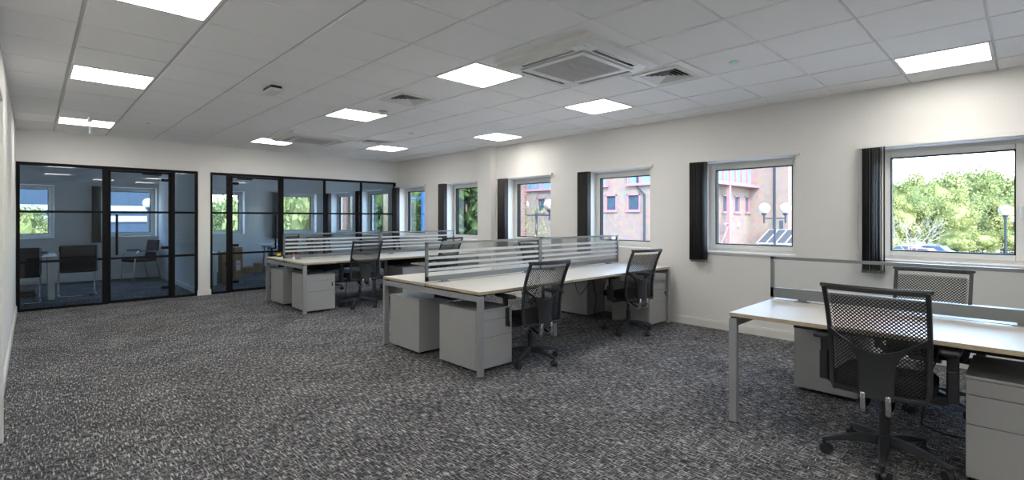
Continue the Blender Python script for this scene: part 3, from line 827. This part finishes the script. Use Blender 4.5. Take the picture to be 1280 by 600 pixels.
for s in (-1, 1):
    x = s*.265
    MB().tube([(x, .24, .0), (x, .21, .40), (x, .19, .60), (x, .14, .635), (x, -.15, .635), (x, -.22, .62)], .012, 8, up=(1, 0, 0)).tube([(x, -.30, 0), (x, -.20, .42), (x, -.22, .62)], .012, 8, up=(1, 0, 0)).build('side_frame', 'chrome', t, smooth=True)
    MB().box(x-.022, x+.022, -.14, .13, .645, .665).build('arm_pad', 'plast', t, bevel=.006)
MB().tube([(-.265, .20, .42), (.265, .20, .42)], .011, 8).tube([(-.265, -.18, .42), (.265, -.18, .42)], .011, 8).build('cross_bar', 'chrome', t, smooth=True)

# second meeting room: boards, boxes, table with trestle legs, chair
t = tag(MB().box(0, .045, 0, .95, 0, .66).build('board_stack', 'board', loc=(.0, 8.2, 0), bevel=.003), 'white flat panels standing on edge beside the cardboard box', 'panel')
t = thing('cardboard_box', 'tall narrow brown cardboard box with a hand hole, beside white panels', 'box', (.15, 8.25, 0), R(-8), group='cardboard boxes in the meeting room')
MB().box(0, .20, 0, .75, 0, .66).build('carton', 'card', t, bevel=.004); MB().box(.055, .145, -.004, .0, .40, .445).build('hand_hole_shade', 'dark', t, bevel=.001)  # dark plate on the carton front stands in for the hole's shade
t = thing('cardboard_box', 'brown cardboard carton with a white label behind the glass door', 'box', (.66, 9.3, 0), R(6), group='cardboard boxes in the meeting room')
MB().box(0, .17, 0, .28, 0, .70).build('carton', 'card', t, bevel=.004); MB().box(.03, .12, -.004, 0, .18, .40).build('paper_label', 'board', t)
MB().box(.055, .085, -.006, -.004, .30, .34).build('red_mark', 'orange', t)
t = thing('flat_box', 'low brown flattened carton lying on the meeting room floor', 'box', (1.05, 10.2, 0), R(-10), group='cardboard boxes in the meeting room')
MB().box(0, .8, 0, .4, 0, .16).build('carton', 'card', t, bevel=.01); MB().box(.28, .52, .1, .3, .16, .24).build('packing', 'card', t, bevel=.02)
t = thing('trestle_table', 'small white table on splayed silver legs in the boxed-up meeting room', 'table', (1.75, 9.6, 0))
MB().box(-.45, .95, -.35, .35, .705, .73).build('tabletop', 'board', t, bevel=.002)
for x in (-.32, .82):
    for s in (-1, 1): MB().bar([(x, s*.10, .70), (x, s*.32, 0)], .035, .025, up=(1, 0, 0)).build('leg', 'silver', t)
    MB().box(x-.02, x+.02, -.3, .3, .67, .705).build('rail', 'silver', t)
dup(proto, 'black task chair pushed up to the table behind the glass door', (1.62, 9.02, 0), R(10))

# ------------------------------------------------------------------ outdoors
GZ = -3.3
tag(MB().box(-80, 220, -120, 160, GZ-.3, GZ).build('ground', 'asphalt'), 'grey car park tarmac outside the windows', 'ground', kind='structure')

def bwall(axis, a0, a1, t0, t1, ops, z1=9.0): return wall_mesh(axis, a0, a1, t0, t1, GZ, z1, ops)
B = thing('brick_building', 'pinkish brick building with pink window frames outside', 'building')
f1 = [(12.66, 13.54), (14.28, 15.10), (16.6, 17.4), (18.4, 19.2), (20.14, 20.95), (22.4, 23.2)]
f1u = [(10.9, 13.45), (14.9, 17.4), (18.9, 24.0)]
bwall('y', 10.2, 46, 23, 23.4, [(a, b, 1.85, 2.80) for a, b in f1]+[]).build('facade', 'brick', B)
f2 = [(28.55, 29.42), (30.38, 31.32), (32.15, 32.95)]
f2w = bwall('x', 23.4, 38, 10.2, 10.6, [(a, b, 1.78, 2.84) for a, b in f2]).build('return_facade', 'brick', B)
MB().box(33, 39, 7.75, 10.2, GZ, 9.5).build('stair_tower', 'brick', B)
def bwin(axis, a, b, z0, z1, face, n=1):
    mb = MB()
    def bx(p, q, t0, t1, zl, zh):
        if axis == 'y': mb.box(face+t0, face+t1, p, q, zl, zh)
        else: mb.box(p, q, face+t0, face+t1, zl, zh)
    f = .07
    bx(a, a+f, -.04, .12, z0, z1); bx(b-f, b, -.04, .12, z0, z1); bx(a, b, -.04, .12, z1-f, z1); bx(a-.04, b+.04, -.10, .12, z0-.12, z0+.03)
    for i in range(1, n): x = a+(b-a)*i/n; bx(x-.05, x+.05, -.04, .12, z0, z1)
    o = mb.build('window', 'pink', B)
    mb = MB(); bx(a+.05, b-.05, .08, .10, z0, z1-.05); mb.build('pane', 'bglass' if n > 1 else 'dglass', o)
for a, b in f1: bwin('y', a, b, 1.85, 2.80, 23)
for a, b in f2: bwin('x', a, b, 1.78, 2.84, 10.2)
for a, b in f1u: bwin('y', a, b, 3.40, 4.9, 22.9, 3)
bwin('x', 23.6, 33, 3.62, 5.2, 10.0, 10)
mb = MB().box(23.0, 33, 9.55, 10.2, 3.42, 3.62); mb.build('fascia', 'pink', B)
mb = MB().box(28.30, 28.52, 9.62, 9.80, GZ, 3.42).box(26, 28.4, 9.65, 9.8, -.30, -.20).box(27.6, 28.4, 9.68, 9.78, 1.0, 1.07); mb.bar([(27.2, 9.72, -.3), (28.4, 9.72, 1.0)], .07, .07); mb.build('pink_post', 'pink', B)
MB().tube([(22.9, 12.78, 9), (22.9, 12.78, 3.2), (22.9, 12.30, 2.75), (22.9, 12.30, GZ)], .055, 8, up=(1, 0, 0)).build('drainpipe', 'pipe', B, smooth=True)
MB().box(32.97, 33.0, 8.06, 8.28, .62, 1.22).build('tower_slit_window', 'dglass', B)
MB().tube([(32.92, 8.55, 9), (32.92, 8.55, GZ)], .065, 8, up=(1, 0, 0)).build('drainpipe', 'pipe', B, smooth=True)
mb = MB(); mb.box(30.9, 31.05, 10.05, 10.2, .8, 1.1); mb.build('wall_light', 'globe', B)
# lean-to glazed roof against the tower
t = thing('lean_to_roof', 'low lean-to roof of dark glazed panels at the foot of the brick tower', 'roof')
def rp(y, f): return Vector((30.6+2.2*f, y, -.22+.82*f))
mb = MB()
for k in range(5): mb.bar([rp(6.65+k*.55, 0), rp(6.65+k*.55, 1)], .08, .08)
mb.bar([rp(6.6, 0), rp(8.9, 0)], .10, .10); mb.bar([rp(6.6, 1), rp(8.9, 1)], .10, .10)
for y in (6.7, 8.8): mb.box(30.55, 30.65, y-.05, y+.05, GZ, -.22); mb.box(32.75, 32.85, y-.05, y+.05, GZ, .60)
mb.build('frame', 'cladw', t)
for k in range(4):
    a, b = 6.7+k*.55, 7.15+k*.55; vs = [rp(a, 0), rp(b, 0), rp(b, 1), rp(a, 1)]; mb = MB(); mb.add(vs, [(0, 1, 2, 3)]); mb.build('panel', 'solar', t, solid=.03)

def lamppost(x, y, z, ang, sep, label, r=.23, twin=True, first={}):
    t = thing('lamp_post', label, 'lamp post', (x, y, GZ), ang, 'globe lamp posts outside')
    h = z-GZ
    mb = MB().cyl((0, 0, 0), (0, 0, 1.0), .07).cyl((0, 0, 1.0), (0, 0, h-.15 if twin else h-r), .045, n=12); mb.build('post', 'pipe', t, smooth=True)
    tops = [-sep/2, sep/2] if twin else [0]
    if twin:
        mb = MB().tube([(-sep/2, 0, h-.42), (sep/2, 0, h-.42)], .025, 8)
        for s in tops: mb.cyl((s, 0, h-.62), (s, 0, h-.2), .035, n=10)
        mb.build('crossbar', 'pipe', t)
    for s in tops:
        prof = [(r*math.sin(a*PI/14), -r*math.cos(a*PI/14)) for a in range(15)]
        MB().lathe(prof, (s, 0, h), 20).build('globe', 'globe', t, smooth=True)
        MB().cyl((s, 0, h-r-.06), (s, 0, h-r+.03), .07, .11, n=12).build('lamp_collar', 'pipe', t)
CX, CY, YAW, FPX, PX0, PY0 = -2.63, -3.177, .77, 621.785, 643.03, 272.98
def at(px, depth):
    a = YAW+math.atan((px-PX0)/FPX); k = depth/math.cos(a-YAW); return CX+k*math.sin(a), CY+k*math.cos(a)
def zat(py, depth): return 1.355-(py-PY0)/FPX*depth
x, y = at(968.5, 21); lamppost(x, y, zat(260.5, 21), -YAW, .90, 'twin-globe lamp post in front of the brick tower')
x, y = at(670.5, 20); lamppost(x, y, zat(256, 20), -YAW, 1.05, 'twin-globe lamp post in the window beside the column')
x, y = at(1257, 22); lamppost(x, y, zat(263, 22), 0, 0, 'single-globe lamp post in front of the treetops', .24, False)
x, y = at(1269, 36); lamppost(x, y, zat(274, 36), 0, 0, 'smaller globe lamp post just behind another, by the trees', .24, False)
x, y = at(185.5, 20); lamppost(x, y, zat(254, 20), 0, 0, 'globe lamp post outside the armchair meeting room', .20, False)

# pale clad building beyond the meeting rooms
t = thing('clad_building', 'pale blue clad building outside the meeting rooms', 'building')
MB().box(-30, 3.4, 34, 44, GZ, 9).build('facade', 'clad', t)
mb = MB()
for z in (1.15, 1.75): mb.box(-30, 3.4, 33.9, 34, z, z+.35)
mb.build('white_band', 'cladw', t)
mb = MB()
for k in range(12): mb.box(-29+k*2.6, -27.2+k*2.6, 33.93, 34, 3.3, 4.4)
mb.build('window_row', 'bglass', t)
for k in range(7): MB().box(-29+k*4.6, -28.85+k*4.6, 33.92, 34, GZ, 9).build('cladding_joint', 'cladw', t)

# trees
def crown_mesh(seed, n, leaf, clumps, sx=1., sz=1., core=True):
    rnd = random.Random(seed); mb = MB(); cs = []
    for k in range(clumps):
        while True:
            p = Vector((rnd.uniform(-1, 1), rnd.uniform(-1, 1), rnd.uniform(-1, 1)))
            if .35 < p.length < .95: break
        cs.append((Vector((p.x, p.y, p.z*sz)), rnd.uniform(.20, .38)))
    P = []
    for i in range(9):
        th = PI*i/8; P.append([(sx*.74*math.sin(th)*math.cos(a*PI/6)*(1+.12*math.sin(3*a+i*2)), sx*.74*math.sin(th)*math.sin(a*PI/6)*(1+.12*math.sin(3*a+i*2)), -sz*.74*math.cos(th)*(1+.1*math.sin(a*2+i))) for a in range(13)])
    if core: mb.grid(P)
    for i in range(n):
        c, r = rnd.choice(cs); d = Vector((rnd.gauss(0, 1), rnd.gauss(0, 1), rnd.gauss(0, 1))).normalized()
        p = c+d*r*rnd.uniform(.7, 1.05)
        nrm = (d+Vector((rnd.uniform(-.7, .7), rnd.uniform(-.7, .7), rnd.uniform(-.2, 1)))).normalized()
        a = nrm.orthogonal().normalized(); a.rotate(__import__('mathutils').Quaternion(nrm, rnd.uniform(0, 6.28))); b = nrm.cross(a); s = leaf*rnd.uniform(.6, 1.3)
        mb.add([p-a*s, p+b*s*.55, p+a*s, p-b*s*.55], [(0, 1, 2, 3)])
    return mb
CROWNS = {}
def tree(x, y, crown_z, rad, hz, leafm, label, key, trunk=True, cat='tree', group='trees outside the windows'):
    t = thing('tree', label, cat, (x, y, GZ), group=group)
    if key not in CROWNS:
        CROWNS[key] = {}
    if leafm not in CROWNS[key]:
        o = crown_mesh(key[0], key[1], key[2], key[3], 1., key[4] if len(key) > 4 else 1.).build('crown', leafm, t); CROWNS[key][leafm] = o
    else:
        o = CROWNS[key][leafm].copy(); COL.objects.link(o); o.parent = t
    o.location = (0, 0, crown_z-GZ); o.scale = (rad, rad, hz/(key[4] if len(key) > 4 else 1.)); o.rotation_euler.z = (x*1.7+y) % 6.28
    h = crown_z-GZ
    mb = MB(); r0 = .035*rad+.05
    mb.tube([(0, 0, 0), (.02*rad, 0, h*.5), (-.02*rad, .03*rad, h*.8), (0, 0, h)], r0, 8)
    for k in range(5):
        a = k*1.3; mb.tube([(0, 0, h*.65), (math.cos(a)*rad*.35, math.sin(a)*rad*.35, h+hz*.1), (math.cos(a)*rad*.6, math.sin(a)*rad*.6, h+hz*.45)], r0*.4, 6)
    mb.build('trunk', 'bark', t, smooth=True)
    return t
K1, K2, K3, K4 = (1, 7000, .055, 60), (2, 7000, .052, 64), (3, 7000, .06, 54), (4, 8000, .05, 64)
K5 = (5, 15000, .085, 170, 3.4)
# treetops in the near window: pixel column, depth, top row, radius
TW = [(1112, 110, 222, 5.6, 'leafB', K1, 'mid green tree at the blind side of the treetop window'), (1146, 124, 219, 6, 'leafA', K2, 'pale yellow-green tree rising behind the bare branches'),
      (1172, 98, 217, 5.8, 'leafB', K3, 'broad green tree behind the middle of the treetop window'), (1200, 138, 213, 6.8, 'leafA', K1, 'tallest pale tree in the middle of the treetop view'),
      (1226, 112, 212, 6, 'leafB', K2, 'green tree behind the lamp globe side of the treetop view'), (1250, 126, 217, 6.2, 'leafA', K3, 'pale tree directly behind the single lamp globe'), (1280, 100, 214, 5.8, 'leafB', K1, 'tree at the outer edge of the treetop window'),
      (1124, 80, 246, 4.0, 'leafA', K3, 'low yellowish tree in front, by the parked cars'), (1158, 88, 244, 4.2, 'leafB', K1, 'low green tree in front, behind the parked cars'), (1190, 76, 243, 4.2, 'leafA', K2, 'rounded bright tree in the front row beside the bare branches'),
      (1222, 86, 245, 4.3, 'leafB', K3, 'front-row green tree beside the lamp post, towards the bare tree'), (1252, 77, 248, 4.2, 'leafA', K1, 'front-row pale tree crossing the lamp post'), (1284, 87, 247, 4.2, 'leafB', K2, 'front-row tree half hidden by the window frame')]
for px, dep, top, rad, lm, key, lab in TW:
    x, y = at(px, dep); zt = zat(top, dep); hz = (zt-(GZ+.6))/2; rad *= .86 if dep > 95 else .78
    tree(x, y, zt-hz, rad, hz, lm, lab, key)
# tall shrubs along the car park edge
for px, dep, top, rad, lab in ((1106, 66, 290, 1.9, 'low shrub at the lower blind-side corner of the treetop window'), (1195, 66, 290, 2.0, 'shrub below the trees, beside the parked cars'), (1228, 67, 288, 2.0, 'shrub below the lamp globe'), (1268, 66, 288, 2.0, 'shrub at the outer lower corner of the treetop window')):
    x, y = at(px, dep); zt = zat(top, dep); hz = (zt-GZ)/2; tree(x, y, GZ+hz, rad, hz, 'leafA', lab, K4, cat='shrub', group='shrubs by the car park')
# conifer tip and bare tree
x, y = at(1113, 142); zt = zat(203, 142); t = thing('conifer_tree', 'dark conifer tip poking above the treetops', 'tree', (x, y, GZ))
mb = MB(); rnd = random.Random(9)
for k in range(900):
    f = rnd.random()**.7; a = rnd.uniform(0, 6.28); r = (1-f)*3.2*rnd.uniform(.3, 1); z = f*(zt-GZ); p = Vector((math.cos(a)*r, math.sin(a)*r, z)); d = Vector((math.cos(a), math.sin(a), -.15)); sd = Vector((-d.y, d.x, 0))
    mb.add([p-d*.5, p+sd*.16, p+d*.7, p-sd*.16], [(0, 1, 2, 3)])
mb.build('needles', 'leafD', t); MB().cyl((0, 0, 0), (0, 0, zt-GZ), .25, .03, n=8).build('trunk', 'bark', t)
x, y = at(1138, 54); t = thing('bare_tree', 'bare bleached tree with spreading branches by the parked cars', 'tree', (x, y, GZ))
mb = MB(); rnd = random.Random(12)
def branch(p, d, L, r, n):
    q = p+d*L; m = p+d*L*.5+Vector((rnd.uniform(-.1, .1), rnd.uniform(-.1, .1), rnd.uniform(-.05, .1)))*L
    mb.tube([p, m, q], r, 5)
    if n:
        for k in range(3): branch(q if k else m, (d+Vector((rnd.uniform(-.8, .8), rnd.uniform(-.8, .8), rnd.uniform(-.15, .45)))).normalized(), L*.72, r*.6, n-1)
for k in range(4):
    a = k*1.7+.3; branch(Vector((0, 0, .6)), Vector((math.cos(a)*.6, math.sin(a)*.6, .75)).normalized(), 2.1, .04, 3)
mb.cyl((0, 0, 0), (0, 0, .7), .16, .12, n=8); mb.build('branches', 'deadwood', t)
# foliage pressed close to the windows nearest the glazed screens
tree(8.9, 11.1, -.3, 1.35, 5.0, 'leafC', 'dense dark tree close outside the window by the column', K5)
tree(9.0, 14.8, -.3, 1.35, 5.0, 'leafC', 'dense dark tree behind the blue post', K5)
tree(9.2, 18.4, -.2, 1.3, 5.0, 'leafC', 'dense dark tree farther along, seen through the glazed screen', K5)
t = thing('brick_wall_end', 'red-brown brick wall end beyond the meeting room side window', 'wall', (0, 0, 0))
MB().box(8.4, 10.2, 20.3, 21.8, GZ, 6).build('brickwork', 'dbrick', t)
tree(6.6, 24.0, .6, 2.6, 4.6, 'leafB', 'leafy bright tree outside the boxed-up meeting room window', K1)
tree(2.6, 22.0, -1.6, 1.3, 2.2, 'leafA', 'low bright tree outside beside the leafy meeting room window', K2)
x, y = at(34, 20); tree(x, y, zat(300, 20), 1.0, 1.2, 'leafA', 'pale small tree outside the white-table meeting room', K2)
for k, (px, dep, top, lab) in enumerate(((266, 46, 250, 'distant tree in the box-room window, blind-free side'), (282, 58, 250, 'distant tree in the middle of the box-room window'), (298, 72, 247, 'distant tree at the reveal of the box-room window'))):
    x, y = at(px, dep); zt = zat(top, dep); hz = (zt-GZ-.5)/2; tree(x, y, zt-hz, 2.8, hz, ('leafB', 'leafA', 'leafB')[k], lab, (K1, K2, K3)[k])
t = thing('brick_pier', 'dark red-brown brick pier with climbing leaves outside the column window', 'pier', (0, 0, 0))
x, y = at(647, 13.5); MB().box(x-.35, x+.15, y-.2, y+.6, GZ, 5).build('brickwork', 'dbrick', t)
o = crown_mesh(21, 120, .10, 24, core=False).build('ivy', 'leafB', t); o.location = (x+.35, y-.3, 1.0); o.scale = (.35, .35, 1.3)
t = thing('blue_frame', 'blue painted steel frame outside the window nearest the glazing', 'frame')
x, y = at(529.5, 16.2); x2, y2 = at(511, 16.8)
MB().box(x-.06, x+.06, y-.06, y+.06, GZ, 3.4).build('post', 'blue', t); MB().bar([(x, y, 2.03), (x2, y2, 2.03)], .08, .08).build('rail', 'blue', t)
t2 = MB().box(x2-.06, x2+.06, y2-.06, y2+.06, GZ, 2.08).build('post', 'blue', t)

# parked cars
def car(x, y, rz, paint, label):
    t = thing('car', label, 'car', (x, y, GZ), rz, 'parked cars')
    prof = [(-2.1, .35), (-2.15, .75), (-1.75, .92), (-1.25, 1.38), (.35, 1.42), (1.05, .95), (1.95, .82), (2.1, .6), (2.08, .32)]
    for nm, sc, w, m in (('body', 1, .82, paint),):
        mb = MB(); k = len(prof); vs = [(a, -w, b) for a, b in prof]+[(a, w, b) for a, b in prof]
        mb.add(vs, [(i, (i+1) % k, k+(i+1) % k, k+i) for i in range(k)]+[tuple(range(k-1, -1, -1)), tuple(range(k, 2*k))]); mb.build(nm, m, t, bevel=.06)
    g = [(-1.62, .95), (-1.2, 1.33), (.3, 1.36), (.9, .97)]
    mb = MB(); vs = [(a, -.83, b) for a, b in g]+[(a, .83, b) for a, b in g]; mb.add(vs, [(0, 1, 5, 4), (1, 2, 6, 5), (2, 3, 7, 6), (3, 0, 4, 7), (3, 2, 1, 0), (4, 5, 6, 7)]); mb.build('side_windows', 'dglass', t)
    mb = MB().add([(.42, -.72, 1.40), (1.06, -.72, .97), (1.06, .72, .97), (.42, .72, 1.40)], [(0, 1, 2, 3)]); mb.build('windscreen', 'dglass', t, solid=.03)
    for a in (-1.3, 1.3):
        for s in (-1, 1): MB().cyl((a, s*.66, .32), (a, s*.84, .32), .32, n=16).build('wheel', 'tyre', t)
for px, dep, pa_, lab in ((1130, 60, 'cars', 'silver parked car under the bare tree'), (1146, 55, 'carr', 'red parked car between the silver and blue ones'), (1163, 60, 'carb', 'blue parked car at the tree end of the row')):
    x, y = at(px, dep); car(x, y, R(75), pa_, lab)
for px, dep, pa_, lab in ((258, 36, 'cars', 'silver parked car seen through the box-room window'), (286, 44, 'carw', 'white parked car seen through the box-room window')):
    x, y = at(px, dep); car(x, y, R(20), pa_, lab)

# ------------------------------------------------------------------ light, camera
w = bpy.data.worlds.new('sky'); S.world = w; w.use_nodes = True; nt = w.node_tree
bg = nt.nodes['Background']; sk = nt.nodes.new('ShaderNodeTexSky'); sk.sky_type = 'NISHITA'
sk.sun_disc = False; sk.sun_elevation = R(42); sk.sun_rotation = R(215); sk.air_density = 1.0; sk.dust_density = 1.0; sk.ozone_density = 1.0
nt.links.new(sk.outputs[0], bg.inputs[0]); bg.inputs[1].default_value = 2.5
sun = bpy.data.lights.new('sun', 'SUN'); sun.energy = 11.0; sun.angle = R(.6); sun.color = (1, .92, .79)
so = bpy.data.objects.new('sun', sun); COL.objects.link(so); d = Vector((.62, .55, -.72)); so.rotation_euler = d.to_track_quat('-Z', 'Y').to_euler()

cam = bpy.data.cameras.new('camera'); co = bpy.data.objects.new('camera', cam); COL.objects.link(co)
cam.sensor_width = 36; cam.lens = FPX/1280*36; cam.shift_x = -(PX0-640)/1280; cam.shift_y = -(300-PY0)/1280
cam.clip_start = .02; cam.clip_end = 600
co.location = (CX, CY, 1.355); co.rotation_euler = (PI/2, 0, -YAW)
S.camera = co
vs = S.view_settings; vs.view_transform = 'Standard'; vs.look = 'None'; vs.exposure = .13; vs.gamma = 1; vs.use_curve_mapping = False
S.cycles.max_bounces = 8; S.cycles.diffuse_bounces = 5; S.cycles.transparent_max_bounces = 24; S.cycles.sample_clamp_indirect = 6; S.cycles.caustics_reflective = False; S.cycles.caustics_refractive = False
S.cycles.use_denoising = True
